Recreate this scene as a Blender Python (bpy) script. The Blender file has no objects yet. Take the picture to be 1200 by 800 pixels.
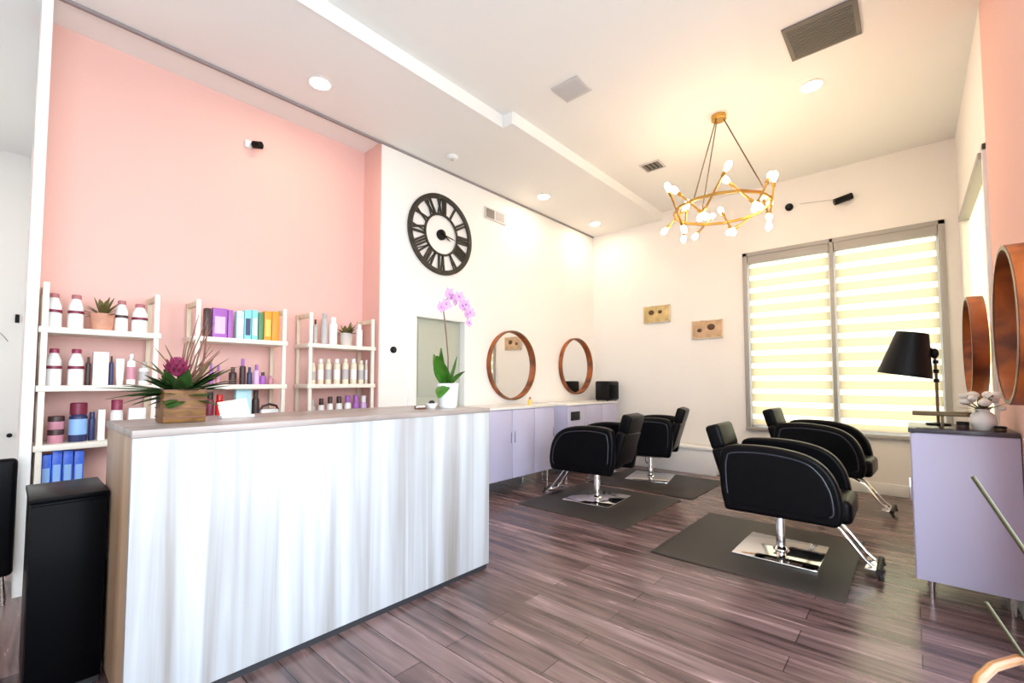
import bpy, bmesh, math, random
from mathutils import Vector, Matrix
random.seed(7)
C = bpy.context.scene.collection
R = math.radians
PI = math.pi

# ------------------------------------------------------------------ materials
def mat(name, col, rough=0.5, metal=0.0, emit=None, es=0.0, var=0.0, vscale=8.0, bump=0.0, bscale=60.0,
        spec=0.5, coat=0.0, trans=0.0, alpha=1.0):
    m = bpy.data.materials.new(name); m.use_nodes = True
    nt = m.node_tree; b = nt.nodes['Principled BSDF']
    b.inputs['Base Color'].default_value = (*col, 1)
    b.inputs['Roughness'].default_value = rough
    b.inputs['Metallic'].default_value = metal
    b.inputs['Specular IOR Level'].default_value = spec
    b.inputs['Coat Weight'].default_value = coat
    b.inputs['Transmission Weight'].default_value = trans
    if emit:
        b.inputs['Emission Color'].default_value = (*emit, 1)
        b.inputs['Emission Strength'].default_value = es
    tc = nt.nodes.new('ShaderNodeTexCoord')
    if var > 0:
        n = nt.nodes.new('ShaderNodeTexNoise'); n.inputs['Scale'].default_value = vscale
        nt.links.new(tc.outputs['Object'], n.inputs['Vector'])
        r = nt.nodes.new('ShaderNodeValToRGB')
        r.color_ramp.elements[0].position = 0.3; r.color_ramp.elements[1].position = 0.7
        r.color_ramp.elements[0].color = (*[c*(1-var) for c in col], 1)
        r.color_ramp.elements[1].color = (*[min(1, c*(1+var)) for c in col], 1)
        nt.links.new(n.outputs['Fac'], r.inputs['Fac']); nt.links.new(r.outputs['Color'], b.inputs['Base Color'])
    if bump > 0:
        n2 = nt.nodes.new('ShaderNodeTexNoise'); n2.inputs['Scale'].default_value = bscale
        nt.links.new(tc.outputs['Object'], n2.inputs['Vector'])
        bp = nt.nodes.new('ShaderNodeBump'); bp.inputs['Strength'].default_value = bump; bp.inputs['Distance'].default_value = 0.01
        nt.links.new(n2.outputs['Fac'], bp.inputs['Height']); nt.links.new(bp.outputs['Normal'], b.inputs['Normal'])
    return m

def wood(name, c0, c1, scale=(1, 12, 12), rough=0.45, c2=None, contrast=(0.3, 0.7), detail=6, coat=0.0):
    m = bpy.data.materials.new(name); m.use_nodes = True
    nt = m.node_tree; b = nt.nodes['Principled BSDF']; b.inputs['Roughness'].default_value = rough
    b.inputs['Coat Weight'].default_value = coat
    tc = nt.nodes.new('ShaderNodeTexCoord'); mp = nt.nodes.new('ShaderNodeMapping')
    mp.inputs['Scale'].default_value = scale
    n = nt.nodes.new('ShaderNodeTexNoise'); n.inputs['Scale'].default_value = 1.0; n.inputs['Detail'].default_value = detail
    n.inputs['Distortion'].default_value = 0.6
    r = nt.nodes.new('ShaderNodeValToRGB')
    r.color_ramp.elements[0].position = contrast[0]; r.color_ramp.elements[1].position = contrast[1]
    r.color_ramp.elements[0].color = (*c0, 1); r.color_ramp.elements[1].color = (*c1, 1)
    if c2:
        e = r.color_ramp.elements.new((contrast[0]+contrast[1])/2); e.color = (*c2, 1)
    nt.links.new(tc.outputs['Object'], mp.inputs['Vector']); nt.links.new(mp.outputs['Vector'], n.inputs['Vector'])
    nt.links.new(n.outputs['Fac'], r.inputs['Fac']); nt.links.new(r.outputs['Color'], b.inputs['Base Color'])
    return m

def floor_mat():
    m = bpy.data.materials.new('dark_plank_floor'); m.use_nodes = True
    nt = m.node_tree; N = nt.nodes; L = nt.links; b = N['Principled BSDF']
    tc = N.new('ShaderNodeTexCoord')
    br = N.new('ShaderNodeTexBrick')
    br.inputs['Scale'].default_value = 1.0
    br.inputs['Brick Width'].default_value = 1.25; br.inputs['Row Height'].default_value = 0.145
    br.inputs['Mortar Size'].default_value = 0.0025; br.inputs['Mortar Smooth'].default_value = 0.3
    br.inputs['Color1'].default_value = (0.095, 0.058, 0.055, 1); br.inputs['Color2'].default_value = (0.190, 0.126, 0.122, 1)
    br.inputs['Mortar'].default_value = (0.018, 0.010, 0.009, 1); br.inputs['Bias'].default_value = -0.1
    br.offset = 0.37
    L.new(tc.outputs['Object'], br.inputs['Vector'])
    mp = N.new('ShaderNodeMapping'); mp.inputs['Scale'].default_value = (1.3, 17, 1)
    n = N.new('ShaderNodeTexNoise'); n.inputs['Scale'].default_value = 1.0; n.inputs['Detail'].default_value = 7; n.inputs['Distortion'].default_value = 0.8
    L.new(tc.outputs['Object'], mp.inputs['Vector']); L.new(mp.outputs['Vector'], n.inputs['Vector'])
    r = N.new('ShaderNodeValToRGB'); r.color_ramp.elements[0].position = 0.33; r.color_ramp.elements[1].position = 0.68
    r.color_ramp.elements[0].color = (0.45, 0.42, 0.42, 1); r.color_ramp.elements[1].color = (1.7, 1.65, 1.65, 1)
    L.new(n.outputs['Fac'], r.inputs['Fac'])
    mx = N.new('ShaderNodeMix'); mx.data_type = 'RGBA'; mx.blend_type = 'MULTIPLY'; mx.inputs['Factor'].default_value = 1.0
    L.new(br.outputs['Color'], mx.inputs['A']); L.new(r.outputs['Color'], mx.inputs['B'])
    L.new(mx.outputs['Result'], b.inputs['Base Color'])
    rr = N.new('ShaderNodeMapRange'); rr.inputs['To Min'].default_value = 0.16; rr.inputs['To Max'].default_value = 0.34
    L.new(n.outputs['Fac'], rr.inputs['Value']); L.new(rr.outputs['Result'], b.inputs['Roughness'])
    bp = N.new('ShaderNodeBump'); bp.inputs['Strength'].default_value = 0.25; bp.inputs['Distance'].default_value = 0.004
    L.new(n.outputs['Fac'], bp.inputs['Height']); L.new(bp.outputs['Normal'], b.inputs['Normal'])
    b.inputs['Specular IOR Level'].default_value = 0.6
    return m

def blind_mat(name, axis='Z', period=0.17, phase=0.0, warm=(0.65, 0.575, 0.42), white=(0.93, 0.90, 0.74)):
    """zebra roller fabric: bands of sheer and of cream cloth that let daylight through"""
    m = bpy.data.materials.new(name); m.use_nodes = True
    nt = m.node_tree; N = nt.nodes; L = nt.links
    for n in list(N):
        if n.type != 'OUTPUT_MATERIAL': N.remove(n)
    out = [n for n in N if n.type == 'OUTPUT_MATERIAL'][0]
    tc = N.new('ShaderNodeTexCoord'); sp = N.new('ShaderNodeSeparateXYZ'); L.new(tc.outputs['Object'], sp.inputs['Vector'])
    mu = N.new('ShaderNodeMath'); mu.operation = 'MULTIPLY_ADD'; mu.inputs[1].default_value = 2*PI/period; mu.inputs[2].default_value = phase
    L.new(sp.outputs[axis], mu.inputs[0])
    sn = N.new('ShaderNodeMath'); sn.operation = 'SINE'; L.new(mu.outputs[0], sn.inputs[0])
    mr = N.new('ShaderNodeMapRange'); mr.inputs['From Min'].default_value = -0.35; mr.inputs['From Max'].default_value = 0.45
    L.new(sn.outputs[0], mr.inputs['Value'])
    mx = N.new('ShaderNodeValToRGB'); L.new(mr.outputs['Result'], mx.inputs['Fac'])
    e = mx.color_ramp.elements
    e[0].position = 0.0; e[0].color = (*warm, 1); e[1].position = 1.0; e[1].color = (*white, 1)
    for p, c in ((0.12, warm), (0.38, [k*0.90 for k in warm]), (0.62, [k*0.93 for k in warm])):
        q = e.new(p); q.color = (*c, 1)
    tr = N.new('ShaderNodeBsdfTranslucent'); df = N.new('ShaderNodeBsdfDiffuse'); ms = N.new('ShaderNodeMixShader')
    L.new(mx.outputs['Color'], tr.inputs['Color']); L.new(mx.outputs['Color'], df.inputs['Color'])
    ms.inputs['Fac'].default_value = 0.25
    L.new(tr.outputs[0], ms.inputs[1]); L.new(df.outputs[0], ms.inputs[2]); L.new(ms.outputs[0], out.inputs['Surface'])
    return m

M = dict(
    wall=mat('white_wall_paint', (0.90, 0.865, 0.82), 0.7, var=0.015, vscale=1.2, bump=0.05),
    pink=mat('pink_wall_paint', (0.83, 0.50, 0.44), 0.7, var=0.015, vscale=1.0, bump=0.05),
    ceil=mat('ceiling_paint', (0.90, 0.885, 0.855), 0.8, var=0.01, vscale=0.8, bump=0.05),
    trim=mat('white_trim_paint', (0.88, 0.87, 0.84), 0.4),
    gap_shade=mat('grey_gap_shade_strip', (0.30, 0.26, 0.26), 0.6),
    winframe=mat('grey_window_frame', (0.40, 0.38, 0.36), 0.45, metal=0.1),
    winwhite=mat('white_window_sash', (0.88, 0.88, 0.86), 0.4),
    floor=floor_mat(),
    pave=mat('outside_concrete', (0.55, 0.55, 0.54), 0.9, var=0.1, vscale=2),
    counter=wood('whitewashed_vertical_grain', (0.26, 0.235, 0.215), (0.52, 0.55, 0.59), (9, 9, 0.28), 0.35, (0.385, 0.39, 0.405), (0.30, 0.64), 8, coat=0.2),
    countertop=wood('greyed_wood_top', (0.20, 0.155, 0.135), (0.42, 0.36, 0.33), (14, 1.2, 6), 0.3),
    counteredge=wood('tan_wood_end', (0.26, 0.15, 0.085), (0.42, 0.28, 0.18), (9, 9, 0.6), 0.4),
    plinth=mat('dark_plinth', (0.02, 0.02, 0.025), 0.5),
    black=mat('black_laminate', (0.0015, 0.0015, 0.002), 0.30, spec=0.05),
    blackm=mat('matte_black_metal', (0.004, 0.004, 0.004), 0.45, spec=0.2),
    leather=mat('black_leather', (0.002, 0.002, 0.003), 0.36, bump=0.08, bscale=180, spec=0.13),
    piping=mat('black_piping', (0.03, 0.032, 0.045), 0.25),
    chrome=mat('polished_chrome', (0.82, 0.81, 0.80), 0.08, metal=1.0),
    rubber=mat('black_rubber', (0.01, 0.01, 0.01), 0.6),
    mat_=mat('charcoal_mat', (0.028, 0.023, 0.020), 0.5, bump=0.15, bscale=300),
    lav=mat('pale_lavender_laminate', (0.52, 0.50, 0.68), 0.35, var=0.03, vscale=2),
    lavtop=mat('white_cabinet_top', (0.80, 0.78, 0.76), 0.3),
    darktop=mat('dark_cabinet_top', (0.06, 0.055, 0.07), 0.25),
    shelfw=mat('cream_shelf_wood', (0.86, 0.80, 0.70), 0.45, var=0.04, vscale=10),
    postw=wood('pale_post_wood', (0.62, 0.48, 0.32), (0.84, 0.76, 0.62), (20, 20, 1.5), 0.5),
    brass=mat('satin_brass', (0.60, 0.36, 0.09), 0.28, metal=1.0),
    bronze=mat('dark_bronze', (0.16, 0.11, 0.06), 0.4, metal=0.7),
    bulb=mat('lit_bulb_glass', (1, 0.9, 0.7), 0.3, emit=(1.0, 0.68, 0.43), es=20),
    led=mat('lit_downlight_lens', (1, 1, 1), 0.3, emit=(1.0, 0.78, 0.56), es=55),
    mirror=mat('mirror_glass', (0.92, 0.92, 0.90), 0.02, metal=1.0),
    hoop=wood('orange_brown_hoop_wood', (0.09, 0.014, 0.002), (0.46, 0.105, 0.010), (5, 5, 5), 0.5, coat=0.0),
    hoopin=wood('walnut_hoop_edge', (0.10, 0.05, 0.025), (0.22, 0.12, 0.06), (6, 6, 6), 0.4),
    clock=mat('blackened_clock_iron', (0.035, 0.030, 0.022), 0.5, metal=0.3, var=0.3, vscale=14),
    grille=mat('grey_grille', (0.40, 0.38, 0.37), 0.5),
    lightgrille=mat('pale_grey_grille', (0.62, 0.60, 0.60), 0.6),
    duct=mat('dark_duct', (0.02, 0.018, 0.016), 0.9),
    ventdark=mat('bronze_grey_vent', (0.17, 0.15, 0.125), 0.5),
    white=mat('white_plastic', (0.90, 0.89, 0.88), 0.35),
    ceramic=mat('white_ceramic', (0.88, 0.88, 0.87), 0.15, coat=0.4),
    maroon=mat('maroon_plastic', (0.20, 0.015, 0.045), 0.35),
    magenta=mat('magenta_cap', (0.30, 0.03, 0.08), 0.35),
    pinkcap=mat('rose_cap', (0.45, 0.16, 0.17), 0.4),
    darkbrown=mat('dark_brown_plastic', (0.05, 0.02, 0.02), 0.4),
    navy=mat('navy_plastic', (0.025, 0.035, 0.12), 0.35),
    blue=mat('bright_blue_carton', (0.03, 0.14, 0.80), 0.35, var=0.3, vscale=30),
    sky=mat('sky_blue_label', (0.30, 0.52, 0.90), 0.35),
    teal=mat('turquoise_carton', (0.25, 0.72, 0.78), 0.4),
    cyanl=mat('pale_cyan_carton', (0.55, 0.85, 0.92), 0.4),
    purple=mat('purple_carton', (0.38, 0.12, 0.48), 0.4),
    lilac=mat('lilac_label', (0.72, 0.48, 0.80), 0.4),
    orange=mat('orange_carton', (0.90, 0.34, 0.03), 0.4),
    amber=mat('amber_carton', (0.95, 0.58, 0.12), 0.4),
    green=mat('dark_green_carton', (0.10, 0.26, 0.12), 0.4),
    red=mat('red_plastic', (0.72, 0.015, 0.012), 0.25),
    pinkp=mat('pink_plastic', (0.62, 0.27, 0.34), 0.35),
    beige=mat('beige_bottle', (0.80, 0.72, 0.56), 0.35),
    greyp=mat('grey_bottle', (0.50, 0.47, 0.46), 0.35),
    basket=wood('woven_tan_wood', (0.10, 0.038, 0.006), (0.26, 0.115, 0.022), (14, 14, 40), 0.6),
    clay=mat('terracotta_pot', (0.62, 0.30, 0.20), 0.6, var=0.1, vscale=20),
    potgrey=mat('pale_stone_pot', (0.62, 0.55, 0.50), 0.6),
    soil=mat('potting_soil', (0.03, 0.02, 0.012), 0.95),
    leaf=mat('deep_green_leaf', (0.035, 0.085, 0.018), 0.4, var=0.4, vscale=18),
    leafl=mat('fresh_green_leaf', (0.045, 0.17, 0.012), 0.35, var=0.3, vscale=14),
    leafo=mat('olive_leaf', (0.16, 0.13, 0.04), 0.5, var=0.4, vscale=14),
    protea=mat('dusky_pink_petal', (0.24, 0.025, 0.075), 0.5, var=0.35, vscale=22),
    orchid=mat('pale_lilac_petal', (0.58, 0.32, 0.56), 0.5),
    stem=mat('brown_stem', (0.16, 0.09, 0.05), 0.6),
    twig=mat('dried_brown_twig', (0.20, 0.08, 0.05), 0.7),
    art1=mat('mustard_art_panel', (0.62, 0.46, 0.20), 0.6, var=0.25, vscale=9),
    art2=mat('tan_art_panel', (0.60, 0.40, 0.24), 0.6, var=0.2, vscale=9),
    artd=mat('dark_art_mark', (0.10, 0.05, 0.02), 0.6),
    sage=mat('sage_grey_door', (0.46, 0.47, 0.38), 0.5, var=0.03, vscale=2),
    blind=blind_mat('zebra_blind_fabric', 'Z', 0.168),  # cream bands; their tint also carries the warmth of sunlight outside
    blind2=blind_mat('side_blind_fabric', 'Y', 0.11, 0, (0.80, 0.66, 0.42), (0.95, 0.90, 0.74)),
    reed=mat('brass_green_rod', (0.07, 0.062, 0.022), 0.45, metal=0.2),
    armwood=wood('honey_arm_wood', (0.20, 0.065, 0.014), (0.42, 0.18, 0.05), (6, 6, 20), 0.35, coat=0.3),
    paper=mat('white_paper', (0.90, 0.88, 0.84), 0.7),
)

# ------------------------------------------------------------------ mesh helpers
def nb(): return bmesh.new()

def box(bm, x0, x1, y0, y1, z0, z1, bev=0.0, seg=2, mtx=None):
    r = bmesh.ops.create_cube(bm, size=1.0)
    vs = r['verts']
    for v in vs:
        v.co = Vector(((x0+x1)/2+v.co.x*(x1-x0), (y0+y1)/2+v.co.y*(y1-y0), (z0+z1)/2+v.co.z*(z1-z0)))
    if bev > 0:
        es = list({e for v in vs for e in v.link_edges})
        rr = bmesh.ops.bevel(bm, geom=es, offset=bev, segments=seg, affect='EDGES', profile=0.5)
        vs = list({v for f in rr['faces'] for v in f.verts} | {v for v in vs if v.is_valid})
    if mtx is not None:
        allv = set(vs); stack = list(vs)
        while stack:
            v = stack.pop()
            for e in v.link_edges:
                o = e.other_vert(v)
                if o not in allv: allv.add(o); stack.append(o)
        for v in allv: v.co = mtx @ v.co
    return bm

def tube(bm, pts, r, seg=8, caps=True):
    pts = [Vector(p) for p in pts]
    rs = r if isinstance(r, (list, tuple)) else [r]*len(pts)
    rings = []
    up = None
    for i, p in enumerate(pts):
        if i == 0: d = pts[1]-pts[0]
        elif i == len(pts)-1: d = pts[-1]-pts[-2]
        else: d = (pts[i+1]-pts[i]).normalized()+(pts[i]-pts[i-1]).normalized()
        d.normalize()
        if up is None:
            up = Vector((0, 0, 1)) if abs(d.z) < 0.9 else Vector((1, 0, 0))
        a = d.cross(up).normalized(); b = d.cross(a).normalized(); up = -b if b.dot(up) < 0 else b
        a = d.cross(up).normalized(); b = up
        rings.append([bm.verts.new(p+a*math.cos(2*PI*k/seg)*rs[i]+b*math.sin(2*PI*k/seg)*rs[i]) for k in range(seg)])
    for i in range(len(rings)-1):
        for k in range(seg):
            bm.faces.new((rings[i][k], rings[i][(k+1) % seg], rings[i+1][(k+1) % seg], rings[i+1][k]))
    if caps:
        bm.faces.new(rings[0][::-1]); bm.faces.new(rings[-1])
    return bm

def lathe(bm, prof, cx=0, cy=0, seg=24, mtx=None):
    """prof: list of (r,z); r==0 allowed at ends"""
    rings = []
    for r, z in prof:
        if r < 1e-5:
            v = bm.verts.new(Vector((cx, cy, z))); rings.append([v])
        else:
            rings.append([bm.verts.new(Vector((cx+r*math.cos(2*PI*k/seg), cy+r*math.sin(2*PI*k/seg), z))) for k in range(seg)])
    for i in range(len(rings)-1):
        A, B = rings[i], rings[i+1]
        for k in range(seg):
            k2 = (k+1) % seg
            if len(A) == 1 and len(B) == 1: continue
            if len(A) == 1: bm.faces.new((A[0], B[k2], B[k]))
            elif len(B) == 1: bm.faces.new((A[k], A[k2], B[0]))
            else: bm.faces.new((A[k], A[k2], B[k2], B[k]))
    if len(rings[0]) > 1: bm.faces.new(rings[0][::-1])
    if len(rings[-1]) > 1: bm.faces.new(rings[-1])
    if mtx is not None:
        for rg in rings:
            for v in rg: v.co = mtx @ v.co
    return bm

def ring(bm, prof, axis='X', center=(0, 0, 0), seg=64):
    """closed cross-section prof [(radius, offset along axis)] swept around axis"""
    c = Vector(center); rings = []
    for k in range(seg):
        a = 2*PI*k/seg; row = []
        for r, o in prof:
            if axis == 'X': p = Vector((o, r*math.cos(a), r*math.sin(a)))
            elif axis == 'Z': p = Vector((r*math.cos(a), r*math.sin(a), o))
            else: p = Vector((r*math.cos(a), o, r*math.sin(a)))
            row.append(bm.verts.new(c+p))
        rings.append(row)
    n = len(prof)
    for k in range(seg):
        A, B = rings[k], rings[(k+1) % seg]
        for i in range(n):
            bm.faces.new((A[i], A[(i+1) % n], B[(i+1) % n], B[i]))
    return bm

def prism(bm, poly, y0, y1):
    """poly in (x,z) extruded along y"""
    a = [bm.verts.new((x, y0, z)) for x, z in poly]; b = [bm.verts.new((x, y1, z)) for x, z in poly]
    n = len(poly)
    bm.faces.new(a); bm.faces.new(b[::-1])
    for i in range(n): bm.faces.new((a[i], b[i], b[(i+1) % n], a[(i+1) % n]))
    return bm

def sphere(bm, c, r, sx=1, sy=1, sz=1, u=16, v=10, mtx=None):
    rr = bmesh.ops.create_uvsphere(bm, u_segments=u, v_segments=v, radius=r)
    for w in rr['verts']:
        w.co = Vector((w.co.x*sx, w.co.y*sy, w.co.z*sz))
        if mtx is not None: w.co = mtx @ w.co
        w.co += Vector(c)
    return bm

def obj(name, bm, m, parent=None, smooth=True, angle=35, bevel=0):
    bmesh.ops.recalc_face_normals(bm, faces=bm.faces[:])
    me = bpy.data.meshes.new(name); bm.to_mesh(me); bm.free()
    me.materials.append(M[m] if isinstance(m, str) else m)
    if smooth:
        me.polygons.foreach_set('use_smooth', [True]*len(me.polygons)); me.set_sharp_from_angle(angle=R(angle))
    o = bpy.data.objects.new(name, me); C.objects.link(o)
    if bevel:
        md = o.modifiers.new('bevel', 'BEVEL'); md.width = bevel; md.segments = 3; md.limit_method = 'ANGLE'; md.angle_limit = R(50)
    if parent: o.parent = parent
    return o

def thing(name, label, cat, loc=(0, 0, 0), rz=0, group=None):
    o = bpy.data.objects.new(name, None); C.objects.link(o); o.empty_display_size = 0.1
    o.location = loc; o.rotation_euler = (0, 0, rz); o['label'] = label; o['category'] = cat
    if group: o['group'] = group
    return o

def tag(o, label, cat, group=None):
    o['label'] = label; o['category'] = cat
    if group: o['group'] = group
    return o

def struct(name, bm, m, parent=None, **k):
    o = obj(name, bm, m, parent, **k)
    if parent is None: o['kind'] = 'structure'
    return o

def dup(root, loc, rz, label, group=None):
    r = root.copy(); C.objects.link(r); r.location = loc; r.rotation_euler = (0, 0, rz); r['label'] = label
    if group: r['group'] = group
    for ch in list(root.children):
        c = ch.copy(); C.objects.link(c); c.parent = r
        for g in list(ch.children):
            d = g.copy(); C.objects.link(d); d.parent = c
    return r

# ------------------------------------------------------------------ room shell
XW, XA, XR, YF, YB = -4.0, -4.34, 0.43, 6.6, -2.6
ZL, ZH = 3.74, 3.86
b = nb(); box(b, -7.4, XR+0.15, YB-0.15, YF+0.15, -0.12, 0.0); struct('floor', b, 'floor', smooth=False)
b = nb(); box(b, XR+0.15, 9, -9, 14, -0.2, -0.06); box(b, -9, XR+0.15, YF+0.15, 14, -0.2, -0.06); struct('ground', b, 'pave', smooth=False)
# ceiling: lower soffit along the left, higher plane on the right, fascia between them
b = nb()
box(b, -2.78, XR+0.15, YB-0.15, YF+0.15, ZH, ZH+0.15)
box(b, -2.90, -2.78, YB-0.15, 3.13, ZH, ZH+0.15)
box(b, -7.4, -2.90, YB-0.15, 3.13, ZL, ZH+0.15)
box(b, -7.4, -2.78, 3.13, YF+0.15, ZL, ZH+0.15)
struct('ceiling', b, 'ceil', smooth=False)
# white fascia boards of the ceiling step
b = nb(); box(b, -2.90, -2.892, YB, 3.12, ZL-0.004, ZH); struct('trim_1', b, 'trim', smooth=False)
b = nb(); box(b, -2.78, -2.772, 3.15, YF, ZL-0.004, ZH); struct('trim_2', b, 'trim', smooth=False)
# dark strip coloured as the shade in the gap between soffit and left wall plane
b = nb(); box(b, XW-0.012, XW+0.014, 0.09, YF, ZL-0.022, ZL-0.001); struct('trim_3', b, 'gap_shade', smooth=False)
# walls
b = nb(); box(b, XW-0.15, XW, 2.49, 2.83, 0, ZL); box(b, XW-0.15, XW, 3.69, YF+0.15, 0, ZL); box(b, XW-0.15, XW, 2.83, 3.69, 2.21, ZL)
struct('wall_left', b, 'wall', smooth=False)
b = nb(); box(b, XA-0.12, XA, 0.068, 2.49+0.1, 0, ZL); box(b, XA, XW-0.152, 2.49, 2.59, 0, ZL)
o = struct('wall_alcove', b, 'pink', smooth=False)
b = nb(); box(b, XW-0.152, XW-0.004, 2.482, 2.49, 0, ZL); struct('wall_alcove_return', b, 'pink', smooth=False)
b = nb(); box(b, XA, XW, 0.068, 0.118, 0, ZL); struct('wall_alcove_end', b, 'trim', smooth=False)
b = nb(); box(b, -7.4, XA-0.12, 0.10, 0.20, 0, ZL); struct('wall_corridor', b, 'wall', smooth=False)
b = nb(); box(b, -7.4, -7.2, YB, 0.18, 0, ZL); struct('wall_back_room', b, 'wall', smooth=False)
# far wall with window hole
WX0, WX1, WZ0, WZ1 = -1.66, 0.32, 0.63, 3.0
b = nb()
box(b, XW-0.15, WX0, YF, YF+0.15, 0, ZH+.1); box(b, WX1, XR+0.15, YF, YF+0.15, 0, ZH+.1)
box(b, WX0, WX1, YF, YF+0.15, 0, WZ0); box(b, WX0, WX1, YF, YF+0.15, WZ1, ZH+.1)
struct('wall_far', b, 'wall', smooth=False)
# right wall: white far part with window, pink near part, then the storefront opening
RY0, RY1, RZ0, RZ1 = 4.37, 6.05, 0.75, 2.9
b = nb()
box(b, XR, XR+0.15, RY1, YF, 0, ZH+.1); box(b, XR, XR+0.15, RY0, RY1, RZ1, ZH+.1); box(b, XR, XR+0.15, RY0, RY1, 0, RZ0)
struct('wall_right', b, 'wall', smooth=False)
b = nb(); box(b, XR, XR+0.15, 2.9, RY0, 0, ZH+.1); struct('wall_right_pink', b, 'pink', smooth=False)
b = nb(); box(b, XR, XR+0.15, YB, 2.9, 3.3, ZH+.1); box(b, XR, XR+0.15, YB, -2.3, 0, 3.3)
struct('wall_storefront', b, 'wall', smooth=False)
b = nb(); box(b, -4.9, XR+0.15, YB-0.15, YB, 0, ZH+.1); box(b, -7.4, -4.9, YB-0.15, YB, 0, .9); box(b, -7.4, -4.9, YB-0.15, YB, 2.5, ZH+.1); box(b, -7.4, -5.8, YB-0.15, YB, .9, 2.5)  # unseen opening at the back room end, added to let daylight brighten it
struct('wall_front', b, 'wall', smooth=False)
# storefront frame
b = nb()
for y in (-2.3, -1.0, 0.3, 1.6, 2.84): box(b, XR+0.03, XR+0.10, y, y+0.06, 0.0, 3.3)
for z in (0.0, 3.24): box(b, XR+0.03, XR+0.10, -2.3, 2.9, z, z+0.06)
struct('window_3', b, 'winframe', smooth=False)
# baseboards
b = nb(); box(b, XW, XR, YF-0.018, YF, 0, 0.13, 0.004); struct('baseboard_far', b, 'trim')
b = nb(); box(b, XW, XW+0.018, 3.76, YF-0.02, 0, 0.13, 0.004); box(b, XW, XW+0.018, 2.49, 2.76, 0, 0.13, 0.004); struct('baseboard_left', b, 'trim')
b = nb(); box(b, XR-0.018, XR, 2.9, YF-0.02, 0, 0.13, 0.004); struct('baseboard_right', b, 'trim')
b = nb(); box(b, XA, XA+0.015, 0.12, 2.47, 0, 0.13, 0.004); struct('baseboard_alcove', b, 'trim')

# far window: frame, sashes, sill
b = nb()
t = 0.055
box(b, WX0, WX0+t, YF-0.03, YF+0.12, WZ0, WZ1, .004); box(b, WX1-t, WX1, YF-0.03, YF+0.12, WZ0, WZ1, .004)
box(b, WX0, WX1, YF-0.03, YF+0.12, WZ1-0.05, WZ1, .004); box(b, WX0, WX1, YF-0.05, YF+0.12, WZ0, WZ0+0.04, .004)
box(b, -0.695, -0.655, YF-0.03, YF+0.12, WZ0, WZ1, .004)
w1 = struct('window_1', b, 'winframe')
b = nb()
for (a, c) in ((WX0+t, -0.695), (-0.655, WX1-t)):
    box(b, a, a+0.03, YF+0.06, YF+0.10, WZ0+.04, WZ1-.05); box(b, c-0.03, c, YF+0.06, YF+0.10, WZ0+.04, WZ1-.05)
    box(b, a, c, YF+0.06, YF+0.10, WZ0+.04, WZ0+.09)
obj('window_sash', b, 'winwhite', w1)
# zebra roller blinds, one in each half
for i, (x0, x1, lab) in enumerate(((WX0+t+0.004, -0.70, 'cream banded roller blind in left half of the far window'),
                                   (-0.65, WX1-t-0.004, 'cream banded roller blind in right half of the far window, behind the lamp'))):
    t_ = thing('roller_blind', lab, 'blind', ((x0+x1)/2, YF+0.02, WZ1-0.05), 0, 'roller blinds in the far window')
    w = (x1-x0)/2
    b = nb(); box(b, -w, w, -0.045, 0.03, -0.105, 0.0, 0.008); obj('blind_cassette', b, 'winframe', t_)
    b = nb(); box(b, -w+0.012, w-0.012, -0.002, 0.0, -2.24, -0.10); obj('blind_fabric', b, 'blind', t_, smooth=False)
    b = nb(); box(b, -w+0.012, w-0.012, -0.012, 0.008, -2.262, -2.238, 0.004); obj('bottom_rail', b, 'winwhite', t_)
# side window
b = nb()
box(b, XR-0.02, XR+0.12, RY0, RY0+0.04, RZ0, RZ1, .004); box(b, XR-0.02, XR+0.12, RY1-0.05, RY1, RZ0, RZ1, .004)
box(b, XR-0.02, XR+0.12, RY0, RY1, RZ1-0.05, RZ1, .004); box(b, XR-0.02, XR+0.12, RY0, RY1, RZ0, RZ0+0.05, .004)
struct('window_2', b, 'winwhite')
t_ = thing('roller_blind', 'bright cream blind covering the window in the right wall', 'blind', (XR+0.03, (RY0+RY1)/2, RZ1-0.05))
hw = (RY1-RY0)/2-0.055
b = nb(); box(b, -0.07, 0.02, -hw-.03, hw+.03, -0.05, 0.0, 0.006); obj('blind_cassette', b, 'winframe', t_)
b = nb(); box(b, 0.0, 0.002, -hw, hw, -2.0, -0.04); obj('blind_fabric', b, 'blind2', t_, smooth=False)

# doorway in the clock wall
b = nb()
box(b, XW-0.15, XW+0.012, 2.83, 2.94, 0, 1.979, .003); box(b, XW-0.15, XW+0.012, 3.64, 3.69, 0, 1.979, .003); box(b, XW-0.15, XW+0.012, 2.83, 3.69, 1.98, 2.21, .003)
d1 = struct('door_1', b, 'trim')
b = nb(); box(b, XW-0.12, XW-0.08, 2.94, 3.64, 0.01, 1.98, .003); dl = obj('door_leaf', b, 'sage', d1)
b = nb(); box(b, XW-0.078, XW-0.070, 3.02, 3.56, 1.1, 1.9, .002); box(b, XW-0.078, XW-0.070, 3.02, 3.56, 0.15, 1.0, .002); obj('door_panel', b, 'sage', dl)
b = nb(); tube(b, [(XW-0.08, 3.57, 1.0), (XW-0.03, 3.57, 1.0), (XW-0.03, 3.47, 1.0)], 0.009); obj('door_handle', b, 'chrome', dl)

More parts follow.
